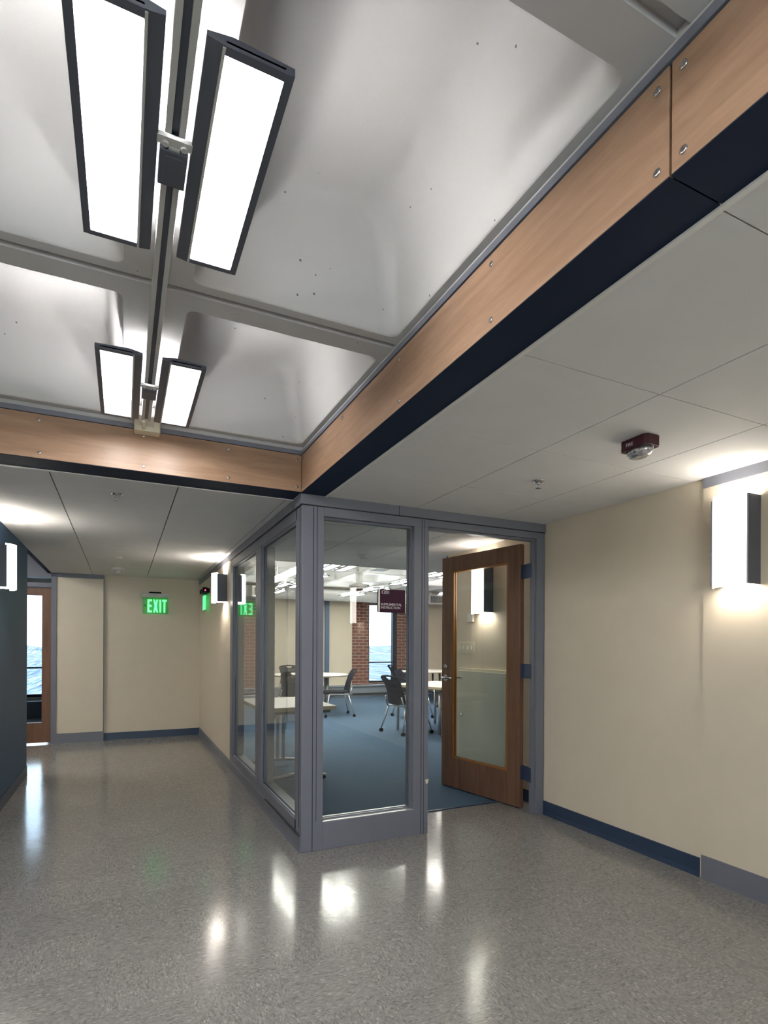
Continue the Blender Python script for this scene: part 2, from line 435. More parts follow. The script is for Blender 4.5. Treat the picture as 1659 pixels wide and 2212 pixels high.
# wall after the glazing, along the left corridor
b = MB(); b.box(XG, XG + .1, 5.93, YF + .1, 0, ZC + .3); struct(b.build('wall_glass_side', M['cream']))
b = MB(); b.prism([(XG, 0), (XG - .012, 0), (XG - .006, .03), (XG - .006, .105), (XG, .108)], 3.36, YF, 'Y'); struct(b.build('baseboard_glass_side', M['metal']))
b = MB(); b.box(XG - .012, XG + .03, YG + TH, YF, 2.209, ZC + .0); struct(b.build('trim_side_header', M['metal']))
# far end wall
b = MB(); b.box(-.235, XG, YF, YF + .1, 0, ZC + .3); struct(b.build('wall_far', M['cream']))
b = MB(); b.box(-.235, XG, YF - .008, YF, 0, 0.1); struct(b.build('baseboard_far', M['dark_base']))
b = MB(); b.box(-.80, -.24, YF - .03, YF + .1, 0, ZC + .3); struct(b.build('wall_far_panel', M['cream']))
b = MB(); b.box(-.80, -.238, YF - .045, YF - .03, 0, .13); b.box(-.80, -.238, YF - .045, YF - .03, 2.215, ZC + .02); b.box(-.245, -.236, YF - .035, YF, 0, 2.2)
struct(b.build('trim_far_panel', M['metal']))
b = MB(); b.box(-3.4, -2.0, YF, YF + .1, 0, 2.9); b.box(-3.5, -3.4, 6.4, 12.6, 0, 2.9); b.box(-3.4, XG, YF, YF + .1, 2.62, 2.9)
struct(b.build('wall_far_left', M['cream']))

# ------------------------------------------------------------------ suspended ceiling tiles
def tiles(name, xs, ys, gx=.0035, gy=.0022, trim=None):
    b = MB()
    for i in range(len(xs) - 1):
        for j in range(len(ys) - 1):
            x0, x1, y0, y1 = xs[i] + gx, xs[i + 1] - gx, ys[j] + gy, ys[j + 1] - gy
            b.box(x0, x1, y0, y1, ZC, ZC + .018)
    o = struct(b.build(name, M['tile']))
    b = MB(); b.box(xs[0], xs[-1], ys[0], ys[-1], ZC + .012, ZC + .05)
    k = b.build('grid_backing', M['gap'], o)
    return o
ysr = [YB0, -1.88, -1.215, -.55, .11, .775, 1.44, 2.105, 2.77, YG + .01]
tiles('ceiling_right', [1.185, 1.84, 2.49, XW], ysr)
tiles('ceiling_left_corridor', [XB, -.375, .30, .965, XG], [3.535, 4.18, 4.85, 5.51, 6.17, 6.83, 7.49, 8.15, YF], gx=.0035, gy=.0012)
tiles('ceiling_room_low', [XG + .1, 1.84, 2.49, 3.14, 3.8, 4.46, 5.12, 5.78, 6.44, 7.1, 7.76, 8.42, 9.08, 10.0], [YG + .12, 4.1, 4.75, 5.41, 6.06])
b = MB(); b.box(XG + .1, 10.0, 6.06, 6.10, ZC - .006, 3.0); struct(b.build('trim_room_ceiling_edge', M['tile']))
b = MB(); b.box(1.168, 1.185, YB0, YG, ZC - .006, ZC + .03); b.box(XL0, XG, 3.520, 3.535, ZC - .006, ZC + .03)
struct(b.build('trim_ceiling_edge', M['white']))
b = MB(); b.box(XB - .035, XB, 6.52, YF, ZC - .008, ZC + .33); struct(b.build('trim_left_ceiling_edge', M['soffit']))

# soffit of the dropped beam
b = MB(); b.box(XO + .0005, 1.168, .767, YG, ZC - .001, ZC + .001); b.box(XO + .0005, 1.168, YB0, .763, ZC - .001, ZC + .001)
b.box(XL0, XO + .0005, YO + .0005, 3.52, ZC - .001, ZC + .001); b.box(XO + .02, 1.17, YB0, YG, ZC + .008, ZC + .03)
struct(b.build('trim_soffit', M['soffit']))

# maple fascia panels, each with its screws
def screw_proto():
    b = MB(); n = 14
    b.tube([(0, 0, 0), (0, 0, .0018), (0, 0, .0030)], [.0082, .0082, .0052], 16)
    o = b.build('screw', M['chrome']); return o
def fascia(name, axis, a0, a1, label, screws):
    b = MB()
    if axis == 'Y': b.box(XO, XO + .018, a0, a1, ZC + .002, ZF)
    else: b.box(a0, a1, YO, YO + .018, ZC + .002, ZF)
    o = tag(b.build(name, M['fascia_y' if axis == 'Y' else 'fascia_x'], bevel=.0015), label, 'fascia panel', 'maple fascia panels around the ceiling opening')
    for a in screws:
        for z in (ZC + .03, ZF - .03):
            b = MB()
            if axis == 'Y': b.tube([(XO, a, z), (XO - .0018, a, z), (XO - .003, a, z)], [.0085, .0085, .005], 16); b.box(XO - .0034, XO - .002, a - .0012, a + .0012, z - .004, z + .004)
            else: b.tube([(a, YO, z), (a, YO - .0018, z), (a, YO - .003, z)], [.0085, .0085, .005], 16); b.box(a - .0012, a + .0012, YO - .0034, YO - .002, z - .004, z + .004)
            b.build('screw', M['chrome'], o)
    return o
fascia('fascia_panel', 'Y', .768, YO - .001, 'long maple fascia panel on the right side, ending at the glazed corner', [.795, 1.37, 1.98, 2.62, YO - .035])
fascia('fascia_panel', 'Y', -1.6, .762, 'near maple fascia panel at top right, past the black vertical seam', [.735, .15, -.6, -1.5])
fascia('fascia_panel', 'X', -1.6, XO - .001, 'far maple fascia panel crossing under the light rail mount', [XO - .03, .56, .10, -.395, -.9])
b = MB(); b.box(XO + .018, XO + .03, YB0, YO + .03, ZC + .002, ZF + .06); b.box(XL0, XO + .03, YO + .018, YO + .03, ZC + .002, ZF + .06)
b.box(XO + .010, XO + .018, YB0, YO + .002, ZF, ZF + .006); b.box(XO + .014, XO + .018, .762, .768, ZC + .002, ZF)
struct(b.build('trim_fascia_gap', M['gap']))
b = MB(); b.box(XO - .002, XO + .02, YB0, YO + .02, ZF + .006, ZF + .029); b.box(XL0, XO, YO - .002, YO + .02, ZF + .003, ZF + .029)
struct(b.build('trim_fascia_top', M['metal']))

b = MB(); b.box(XO + .012, XO + .02, YB0, YO + .02, ZF + .029, 2.57); b.box(XL0, XO + .012, YO + .012, YO + .02, ZF + .029, 2.57); struct(b.build('trim_slab_edge', M['concrete']))
# ------------------------------------------------------------------ waffle slab
def ring(x0, x1, y0, y1, r, z, k=6):
    pts = []
    for cx, cy_, a in ((x1 - r, y1 - r, 0), (x0 + r, y1 - r, 90), (x0 + r, y0 + r, 180), (x1 - r, y0 + r, 270)):
        for i in range(k + 1):
            t = radians(a + 90 * i / k); pts.append((cx + r * cos(t), cy_ + r * sin(t), z))
    return pts
def waffle(name, cellsx, cellsy, zr, depth, mat):
    """cells: (pan0, pan1, plate0, plate1) along each axis"""
    bm = bmesh.new(); K = 6
    for (px0, px1, ox0, ox1) in cellsx:
        for (py0, py1, oy0, oy1) in cellsy:
            spec = [(0, .035, 0), (.004, .045, .008), (.014, .055, .03), (.062, .075, depth - .09), (.075, .085, depth - .05), (.10, .10, depth - .015), (.14, .11, depth)]
            rings = []
            outer = []
            for cx, cy_ in ((ox1, oy1), (ox0, oy1), (ox0, oy0), (ox1, oy0)):
                outer += [(cx, cy_, zr)] * (K + 1)
            co = [bm.verts.new(p) for p in ((ox1, oy1, zr), (ox0, oy1, zr), (ox0, oy0, zr), (ox1, oy0, zr))]
            for ins, r, dz in spec:
                rings.append([bm.verts.new(p) for p in ring(px0 + ins, px1 - ins, py0 + ins, py1 - ins, r, zr + dz, K)])
            n = len(rings[0])
            R0 = rings[0]
            for c in range(4):
                seg = R0[c * (K + 1):(c + 1) * (K + 1)]
                for i in range(K): bm.faces.new((co[c], seg[i], seg[i + 1]))
                nx = R0[((c + 1) % 4) * (K + 1)]
                bm.faces.new((co[c], seg[-1], nx, co[(c + 1) % 4]))
            for a, bb in zip(rings[:-1], rings[1:]):
                for i in range(n):
                    bm.faces.new((a[i], a[(i + 1) % n], bb[(i + 1) % n], bb[i])).smooth = True
            f = bm.faces.new(rings[-1]); f.smooth = True
            # lips around the plate
            up = [bm.verts.new((v.co.x, v.co.y, zr + .03)) for v in co]
            for i in range(4): bm.faces.new((co[i], co[(i + 1) % 4], up[(i + 1) % 4], up[i]))
    X0 = min(c[2] for c in cellsx); X1 = max(c[3] for c in cellsx); Y0 = min(c[2] for c in cellsy); Y1 = max(c[3] for c in cellsy)
    bmesh.ops.recalc_face_normals(bm, faces=bm.faces)
    # groove beds between the plates
    def q(x0, x1, y0, y1):
        v = [bm.verts.new(p) for p in ((x0, y0, zr + .022), (x1, y0, zr + .022), (x1, y1, zr + .022), (x0, y1, zr + .022))]; bm.faces.new(v)
    sy = sorted(cellsy)
    for a, bb in zip(sy[:-1], sy[1:]): q(X0, X1, a[3], bb[2])
    sxx = sorted(cellsx)
    for a, bb in zip(sxx[:-1], sxx[1:]):
        if bb[2] > a[3] + 1e-4: q(a[3], bb[2], Y0, Y1)
    v = [bm.verts.new(p) for p in ((X0, Y0, zr + depth + .1), (X1, Y0, zr + depth + .1), (X1, Y1, zr + depth + .1), (X0, Y1, zr + depth + .1))]; bm.faces.new(v)
    me = bpy.data.meshes.new(name); bm.to_mesh(me); bm.free(); me.materials.append(mat)
    o = bpy.data.objects.new(name, me); COL.objects.link(o)
    return struct(o)
ZR = 2.555
PY = 1.30
cys = [(.855 + PY * k, 1.99 + PY * k, .76 + PY * k, 2.03 + PY * k) for k in range(-3, 2)]
cxs = [(.209, .99, .103, 1.10), (-.79, -.003, -.895, .103), (-1.79, -1.003, -1.895, -.897), (-2.79, -2.003, -2.895, -1.897)]
waffle('ceiling', cxs, cys, ZR, .42, M['concrete'])
ZR2 = 2.76
waffle('ceiling_room', [(1.35 + i * 1.0, 2.16 + i * 1.0, 1.25 + i * 1.0, 2.25 + i * 1.0) for i in range(9)],
       [(6.2 + j * 1.3, 7.34 + j * 1.3, 6.1 + j * 1.3, 7.37 + j * 1.3) for j in range(6)], ZR2, .3, M['concrete_room'])
b = MB(); b.box(-3.5, XB - .035, 6.4, YF + .2, 2.62, 2.7); struct(b.build('ceiling_side_corridor', M['concrete']))
b = MB(); b.box(-3.4, 1.0, YF + .1, 12.6, 2.55, 2.62); struct(b.build('ceiling_office', M['concrete']))
# roof above everything so that daylight only comes in through the windows
b = MB(); b.box(-3.6, 10.2, YB0 - .2, 14.2, 3.3, 3.4); struct(b.build('ceiling_slab', M['concrete']))

# ------------------------------------------------------------------ glazed corner partition
def glazed(name, axis, face, a0, a1, p0, p1, zb, zt, th, label):
    """one bay: sill, head and stops around a pane.  face = outer face, th = depth"""
    o = empty(name)
    def bx(b, u0, u1, v0, v1, z0, z1):
        if axis == 'X': b.box(u0, u1, face + v0, face + v1, z0, z1)
        else: b.box(face + v0, face + v1, u0, u1, z0, z1)
    b = MB()
    bx(b, a0, a1, 0, th, 0.0 if axis == 'X' else .108, zb); bx(b, a0, a1, 0, th, zt, 2.205)
    if p0 > a0: bx(b, a0, p0, 0, th, zb, zt)
    if p1 < a1: bx(b, p1, a1, 0, th, zb, zt)
    if axis != 'X': bx(b, a0, a1, .0, th, 0, .108)
    b.build('frame', M['metal'], o, bevel=.002)
    g = th * .5 if axis == 'X' else .03
    b = MB()
    for v0, v1 in ((g - .022, g - .006), (g + .006, g + .022)):
        bx(b, p0, p1, v0, v1, zb, zb + .012); bx(b, p0, p1, v0, v1, zt - .012, zt)
        bx(b, p0, p0 + .012, v0, v1, zb + .012, zt - .012); bx(b, p1 - .012, p1, v0, v1, zb + .012, zt - .012)
    b.build('glazing_stop', M['metal'], o)
    b = MB(); bx(b, p0, p1, .002, g - .022, zb, zb + .004); bx(b, p0, p1, g + .022, th - .004, zb, zb + .004); b.build('sill_cap', M['metal_edge'] if axis == 'X' else M['metal'], o)
    b = MB(); bx(b, p0 + .002, p1 - .002, g - .003, g + .003, zb + .002, zt - .002); b.build('pane', M['glass'], o)
    struct(o, label)
    return o
TH = .12
glazed('window_1', 'X', YG, 1.165, 1.94, 1.165, 1.826, .178, 2.148, TH, 'front pane of the glazed corner carrying the room sign')
glazed('window_2', 'Y', XG, YG + .12, 4.60, YG + .125, 4.52, .178, 2.13, TH, 'side pane of the glazed corner beside the corner post')
glazed('window_3', 'Y', XG, 4.60, 5.93, 4.70, 5.79, .178, 2.13, TH, 'far side pane of the glazed corner beside the cream wall')
b = MB(); b.box(XG, 1.165, YG, YG + .145, 0, 2.205); struct(b.build('trim_corner_post', M['metal'], bevel=.003))
b = MB(); b.box(1.092, 1.095, YG - .002, YG + .004, .0, 2.2); b.box(1.118, 1.120, YG - .002, YG + .004, .19, 2.2); b.box(1.885, 1.8875, YG - .002, YG + .004, .0, 2.2); b.box(1.905, 1.9065, YG - .002, YG + .004, .0, 2.2)
b.box(XG - .002, XG + .004, YG + .045, YG + .047, 0.15, 2.2); struct(b.build('trim_post_seams', M['soffit']))
b = MB(); b.box(XG - .012, 1.70, YG - .012, YG + TH, 2.209, ZC); b.box(1.703, XW, YG - .012, YG + TH, 2.209, ZC)
struct(b.build('trim_front_header', M['metal'], bevel=.0015))
b = MB(); b.box(XG - .004, XW, YG - .004, YG + TH, 2.204, 2.2095); b.box(XG - .004, XG + .05, YG, 5.93, 2.204, 2.2055)
b.box(XG - .0145, XG - .0025, YG + .01, 4.3, .106, .110); struct(b.build('trim_header_gap', M['gap']))
b = MB(); b.prism([(1.918, .375), (1.945, .38), (1.945, .36), (1.935, .345), (1.925, .35), (1.922, .362)], YG - .0015, YG, 'Y'); struct(b.build('trim_paint_chip', M['ivory']))

# ------------------------------------------------------------------ open door and its frame
dr = empty('door_1')
b = MB()
b.box(2.912, XW - .002, YG + .0, YG + .085, 0, 2.205); b.box(2.903, 2.912, YG + .02, YG + .05, 0, 2.15)
b.box(1.94, 2.912, YG, YG + TH, 2.155, 2.205); b.box(1.955, 2.903, YG + .02, YG + .07, 2.14, 2.155); b.box(1.94, 1.953, YG + .02, YG + .07, 0, 2.14)
b.build('frame', M['metal'], dr, bevel=.002)
HX, HY = 2.942, 3.547
lf = empty('leaf', (HX, HY, 0)); lf.parent = dr
lf.rotation_euler = (0, 0, radians(90 + 10.2))
LW, LT = .945, .045       # local: x along the leaf from the hinge, y thickness toward the wall (negative = far side)
b = MB(); z0, z1 = .012, 2.145
gx0, gx1, gz0, gz1 = .135, .80, .285, 2.01
b.box(0, gx0, 0, LT, z0, z1); b.box(gx1, LW, 0, LT, z0, z1); b.box(gx0, gx1, 0, LT, z0, gz0); b.box(gx0, gx1, 0, LT, gz1, z1)
b.build('door_panel', M['door_wood'], lf, bevel=.002)
b = MB()
for y0, y1 in ((.002, .018), (.027, .043)):
    b.box(gx0, gx0 + .012, y0, y1, gz0, gz1); b.box(gx1 - .012, gx1, y0, y1, gz0, gz1); b.box(gx0 + .012, gx1 - .012, y0, y1, gz0, gz0 + .012); b.box(gx0 + .012, gx1 - .012, y0, y1, gz1 - .012, gz1)
b.build('glazing_bead', M['door_edge'], lf)
b = MB(); b.box(gx0 + .002, gx1 - .002, .0195, .0255, gz0 + .002, gz1 - .002); b.build('pane', M['glass'], lf)
b = MB()
for s, y in ((1, LT), (-1, 0)):
    b.tube([(.885, y, 1.02), (.885, y + s * .008, 1.02)], .032, 24); b.tube([(.885, y + s * .008, 1.02), (.885, y + s * .05, 1.02)], .012, 14)
    b.tube([(.885, y + s * .048, 1.02), (.86, y + s * .056, 1.022), (.82, y + s * .055, 1.024), (.765, y + s * .045, 1.022)], [.012, .012, .010, .008], 12)
b.build('lever_handle', M['chrome'], lf)
b = MB()
for s, y in ((1, LT), (-1, 0)):
    b.tube([(.885, y, 1.125), (.885, y + s * .012, 1.125), (.885, y + s * .018, 1.125)], [.023, .022, .014], 20)
b.build('deadbolt', M['chrome'], lf)
for z in (.24, 1.06, 1.86):
    b = MB(); b.tube([(2.921, YG + .110, z), (2.921, YG + .110, z + .115)], .008, 12)
    b.box(2.908, 2.9115, YG + .045, YG + .112, z, z + .115); b.box(2.918, 2.924, YG + .11, YG + .19, z, z + .115); b.box(2.905, 2.935, YG + .172, YG + .178, z, z + .115)
    b.build('hinge', M['hinge'], dr)
struct(dr, 'open wooden glazed door of the classroom beside the cream wall')

# ------------------------------------------------------------------ room beyond the glass
b = MB(); b.box(XR, XR + .1, YG + .12, 4.96, 0, ZC + .02); b.box(XW + .0, XR + .1, YG + .0, YG + .086, 0, ZC + .02); b.box(XR, XR + .1, YG + .08, YG + .121, 0, ZC + .02); struct(b.build('wall_room_right', M['cream']))
b = MB(); b.box(XR + .0, XR + .1, 4.96, 4.99, 0, ZC); struct(b.build('trim_room_corner', M['bluetrim']))
b = MB(); b.box(10.0, 10.1, 4.8, YWIN + .3, 0, 3.1); struct(b.build('wall_room_east', M['cream']))
b = MB(); b.box(XR + .1, 10.0, 4.86, 4.96, 0, ZC + .1); struct(b.build('wall_room_side', M['cream']))
b = MB(); b.box(XR - .006, XR, YG + .13, 4.96, 0, .1); struct(b.build('baseboard_room', M['dark_base']))
b = MB(); b.box(XG, XG + .1, YF + .1, YWIN + .3, 0, 3.1); struct(b.build('wall_room_left', M['cream']))
# window wall: brick piers, cream panels, windows
WZ0, WZ1 = .34, 2.45
wins = [(2.05, 2.60), (5.92, 6.76), (9.1, 9.7)]
b = MB()
segs = [(1.1, 2.05), (2.60, 3.25), (5.42, 5.92), (6.76, 7.30), (8.6, 9.1), (9.7, 10.0)]
for x0, x1 in segs: b.box(x0, x1, YWIN, YWIN + .25, .0, 2.95)
for x0, x1 in wins: b.box(x0, x1, YWIN, YWIN + .25, 0, WZ0); b.box(x0, x1, YWIN, YWIN + .25, WZ1, 2.95)
struct(b.build('wall_room_window', M['brick']))
b = MB(); b.box(3.25, 5.42, YWIN - .03, YWIN + .25, 0, 2.95); b.box(7.30, 8.6, YWIN - .03, YWIN + .25, 0, 2.95); struct(b.build('wall_room_panels', M['cream']))
for i, (x0, x1) in enumerate(wins):
    o = empty('window_%d' % (4 + i))
    b = MB(); f = .03
    b.box(x0, x0 + f, YWIN + .05, YWIN + .12, WZ0, WZ1); b.box(x1 - .12, x1, YWIN + .02, YWIN + .14, WZ0, WZ1)
    b.box(x0 + f, x1 - .12, YWIN + .05, YWIN + .12, WZ0, WZ0 + .05); b.box(x0 + f, x1 - .12, YWIN + .05, YWIN + .12, WZ1 - .03, WZ1); b.box(x0 + f, x1 - .12, YWIN + .05, YWIN + .12, .87, .90)
    b.build('frame', M['frame_dark'], o)
    b = MB(); b.box(x0 + f, x1 - .12, YWIN + .08, YWIN + .086, WZ0 + .05, WZ1 - .03); b.build('pane', M['win_glass'], o)
    struct(o)
b = MB(); b.box(1.12, 10.0, YWIN - .28, YWIN + .05, .27, .30); struct(b.build('trim_window_sill', M['conv']))
b = MB(); b.box(1.13, 9.99, YWIN - .24, YWIN - .031, .06, .27); b.box(1.13, 9.99, YWIN - .2, YWIN - .031, .004, .06)
for k in range(12): b.box(1.5 + k * .72, 1.504 + k * .72, YWIN - .243, YWIN - .238, .06, .27)
tag(b.build('convector_cabinet', M['conv']), 'long low grey convector cabinet under the windows of the far room', 'convector')
for k in range(3):
    b = MB(); b.box(5.35 + k * 1.9, 6.6 + k * 1.9, YWIN - .245, YWIN - .239, .062, .10)
    b.build('air_slot', M['gap'], bpy.data.objects['convector_cabinet'])
b = MB(); b.box(4.66, 4.77, YWIN - .09, YWIN - .03, .30, 2.75); struct(b.build('trim_room_column', M['bluetrim']))
# ducts and registers
b = MB(); b.tube([(1.2, 12.7, 2.56), (9.9, 12.7, 2.56)], .14, 28)
dct = tag(b.build('air_duct', M['duct']), 'white round air duct running along the ceiling above the windows', 'duct')
for x in (3.0, 5.2, 7.4):
    b = MB(); b.box(x - .015, x + .015, 12.69, 12.71, 2.69, 2.80); b.build('hanger', M['duct'], dct)
def register(x, label):
    o = empty('air_register', (x, 12.345, 2.42))
    b = MB(); b.box(-.26, .26, 0, .218, 0, .035); b.box(-.26, .26, 0, .218, .205, .24); b.box(-.26, -.21, 0, .218, .035, .205); b.box(.21, .26, 0, .218, .035, .205); b.build('frame', M['white'], o)
    b = MB(); b.box(-.21, .21, .05, .06, .035, .205)
    b.build('backing', M['gap'], o)
    b = MB()
    for k in range(12): b.box(-.2 + k * .035, -.19 + k * .035, .02, .05, .035, .205)
    b.build('louvre', M['fix_light'], o)
    return tag(o, label, 'air register', 'white air registers on the duct')
register(2.86, 'white air register on the duct, seen through the side panes')
register(7.40, 'white air register on the duct, seen through the open doorway')

# outdoors
b = MB(); b.box(-4000, 4000, 40, 2995, -60, -41.2)
tag(b.build('valley_land', M['land']), 'hazy winter valley of fields and woods seen through the windows', 'land', kind='stuff')
bm = bmesh.new(); pts = []
N = 120
for i in range(N + 1):
    x = -3500 + 7000 * i / N
    h = 14 + 16 * (sin(x * .0031) + .6 * sin(x * .0083 + 1) + .3 * sin(x * .023))
    pts.append((bm.verts.new((x, 3000, -41)), bm.verts.new((x, 3400, h)), bm.verts.new((x, 4000, -41))))
for i in range(N):
    a, c = pts[i], pts[i + 1]
    bm.faces.new((a[0], c[0], c[1], a[1])).smooth = True; bm.faces.new((a[1], c[1], c[2], a[2])).smooth = True
me = bpy.data.meshes.new('hill_ridge'); bm.to_mesh(me); bm.free(); me.materials.append(M['land'])
o = bpy.data.objects.new('hill_ridge', me); COL.objects.link(o); tag(o, 'low hazy ridge on the horizon behind the window', 'hill')

# ------------------------------------------------------------------ far-left office door
dl = empty('door_2')
dx0, dx1 = -1.73, -.86
b = MB(); b.box(dx0, -1.20, YF, YF + .045, .02, 2.07); b.box(-.968, dx1, YF, YF + .045, .02, 2.07); b.box(-1.20, -.968, YF, YF + .045, .02, .285); b.box(-1.20, -.968, YF, YF + .045, 1.965, 2.07)
b.build('door_panel', M['door_wood'], dl)
b = MB(); b.box(-1.20, -.968, YF + .02, YF + .026, .285, 1.965); b.build('pane', M['glass'], dl)
b = MB(); b.box(dx1, -.80, YF - .045, YF + .1, 0, 2.22); b.box(-1.9, dx1, YF - .045, YF + .1, 2.075, 2.13); b.box(-2.0, dx0 - .01, YF - .045, YF + .1, 0, 2.22); b.box(-1.9, dx1, YF - .03, YF + .1, 2.20, 2.24)
b.build('frame', M['metal'], dl)
b = MB(); b.box(-1.9, dx1, YF + .02, YF + .026, 2.13, 2.20); b.build('transom_pane', M['glass'], dl)
struct(dl, 'wooden office door with a tall narrow lite at far left')
b = MB(); b.box(-2.0, -.80, YF, YF + .1, 2.24, 2.64); struct(b.build('wall_over_door', M['metal']))
b = MB(); b.box(-3.4, -1.75, 12.0, 12.25, 0, 2.6); b.box(-1.18, 1.0, 12.0, 12.25, 0, 2.6); b.box(-1.75, -1.18, 12, 12.25, 0, .34); b.box(-1.75, -1.18, 12, 12.25, 2.46, 2.6); b.box(.9, 1.0, YF + .1, 12.3, 0, 2.6)
struct(b.build('wall_office', M['cream']))
o = empty('window_7'); b = MB()
b.box(-1.75, -1.70, 12.04, 12.12, .34, 2.46); b.box(-1.28, -1.18, 12.02, 12.14, .34, 2.46); b.box(-1.70, -1.28, 12.04, 12.12, .34, .39); b.box(-1.70, -1.28, 12.04, 12.12, .87, .90); b.box(-1.70, -1.28, 12.04, 12.12, 2.42, 2.46)
b.build('frame', M['frame_dark'], o); b = MB(); b.box(-1.70, -1.28, 12.07, 12.076, .39, 2.42); b.build('pane', M['win_glass'], o); struct(o)
b = MB(); b.box(-3.3, .8, 11.75, 11.995, .0, .28); tag(b.build('convector_cabinet', M['conv']), 'grey convector cabinet under the office window behind the far-left door', 'convector')

# ------------------------------------------------------------------ light rail and twin-panel fixtures
b = MB()
RX = .103
b.box(RX - .0225, RX - .008, -2.4, 3.105, 2.475, 2.52); b.box(RX + .008, RX + .0225, -2.4, 3.105, 2.475, 2.52); b.box(RX - .008, RX + .008, -2.4, 3.105, 2.49, 2.52)
rail = tag(b.build('light_rail', M['fix_light'], bevel=.001), 'long grey suspended light rail running down the middle of the white ceiling', 'rail')
b = MB(); b.box(RX - .008, RX + .008, -2.4, 3.105, 2.484, 2.4905); b.build('centre_channel', M['fix'], rail)
mt = empty('rail_mount', (RX + .012, YO - .001, 2.475))
b = MB(); b.box(-.066, .066, -.075, 0, 0, .085); b.build('junction_box', M['ivory'], mt, bevel=.006)
b = MB(); b.box(-.045, .03, -.22, -.075, .025, .075); b.build('cover', M['white'], mt, bevel=.004)
b = MB(); b.tube([(-.02, -.16, .02), (-.02, -.1, .02), (-.02, -.078, .012)], .009, 12); b.build('strain_relief', M['ivory'], mt)
tag(mt, 'ivory junction box fixing the light rail to the far wooden fascia', 'mount')

def light_fixture(cx, y0, y1, down, up, label, group, zb=2.462, light_baffles=True):
    o = empty('ceiling_light', (cx, (y0 + y1) / 2, zb))
    h = (y1 - y0) / 2
    for s in (-1, 1):
        xi, xo = s * .036, s * .207
        b = MB()
        prof = [(xi, .004), (xi, .014), (s * .085, .022), (xo, .016), (xo, 0.0), (s * .189, -.001), (s * .189, .006), (s * .072, .006), (s * .072, .0), (s * .062, .0)]
        b.prism(prof, -h, h, 'Y')
        b.box(min(s * .072, s * .189), max(s * .072, s * .189), -h, -h + .018, -.001, .01)
        b.box(min(s * .072, s * .189), max(s * .072, s * .189), h - .018, h, -.001, .01)
        hs = b.build('housing', M['fix'], o)
        b = MB(); b.box(min(s * .073, s * .188), max(s * .073, s * .188), -h + .018, h - .018, .002, .0055); b.build('diffuser', down, hs)
        b = MB()
        if s > 0: b.box(.160, .166, -h + .07, h - .07, .0185, .043)      # right tray throws sideways, left tray mostly up
        else: b.prism([(-.148, .043), (-.170, .0215), (-.170, .0185), (-.148, .0185)], -h + .07, h - .07, 'Y')
        b.prism([(s * .045, .0185), (s * .052, .020), (s * .052, .012), (s * .045, .012)], -h + .05, h - .05, 'Y'); b.build('upper_lamp', up, hs)
        b = MB(); b.box(min(s * .066, s * .0716), max(s * .066, s * .0716), -h + .004, h - .004, -.0025, .0); b.build('edge_strip', M['fix_light'], hs)
        if not light_baffles: continue  # the slats below are unseen baffles, added to darken the pan end walls
        b = MB(); nb = max(2, int((2 * h - .14) / .023))
        for q in range(nb + 1):
            yy = -h + .07 + (2 * h - .14) * q / nb
            b.prism([(s * .148, .0165), (s * .148, .0445), (s * .200, .038), (s * .200, .0165)], yy - .001, yy + .001, 'Y')
        b.box(min(s * .144, s * .148), max(s * .144, s * .148), -h + .06, h - .06, .0165, .046)
        if s > 0: b.box(.144, .170, -h + .06, h - .06, .0445, .047)  # unseen cap, added to hold light off the pan top
        b.build('louvre', M['fix'], hs)
    b = MB(); b.box(-.031, .031, -.045, .06, -.004, .014); b.box(-.0215, .0215, -.032, .047, -.0055, -.004)
    b.build('driver_box', M['fix'], o, bevel=.002)
    b = MB(); b.box(-.038, .038, -.075, -.052, .002, .012); b.box(-.012, .012, -.052, -.04, .0, .012)
    for s in (-1, 1): b.tube([(s * .02, -.060, .002), (s * .02, -.060, -.004)], [.008, .007], 14)
    b.build('bracket', M['fix_light'], o)
    return tag(o, label, 'ceiling light', group)
G1 = 'twin-panel lights along the corridor rail'
light_fixture(RX, 1.085, 1.745, M['lamp_down'], M['lamp_up'], 'large twin-panel ceiling light nearest the camera, at top left', G1)
light_fixture(RX, 2.395, 3.075, M['lamp_down'], M['lamp_up'], 'smaller twin-panel ceiling light beside the ivory junction box', G1)
light_fixture(RX, -.25, .41, M['lamp_down'], M['lamp_up'], 'twin-panel ceiling light overhead, outside the picture', G1)
light_fixture(RX, -1.6, -.94, M['lamp_down'], M['lamp_up'], 'twin-panel ceiling light behind the camera', G1)
light_fixture(-.475, .55, 1.235, M['lamp_down'], M['lamp_up'], 'ceiling light cut off at the left edge of the picture, one dark corner showing', 'lights over the left part of the ceiling opening')

light_fixture(-1.75, 6.75, 7.45, M['room_down'], M['room_up'], 'first ceiling light of the side corridor, hidden behind the slate-blue wall', 'lights of the side corridor', 2.50, False)
light_fixture(-2.7, 6.75, 7.45, M['room_down'], M['room_up'], 'unseen second ceiling light added in the side corridor, farther from the corner', 'lights of the side corridor', 2.50, False)  # out of view, added to brighten the left corridor
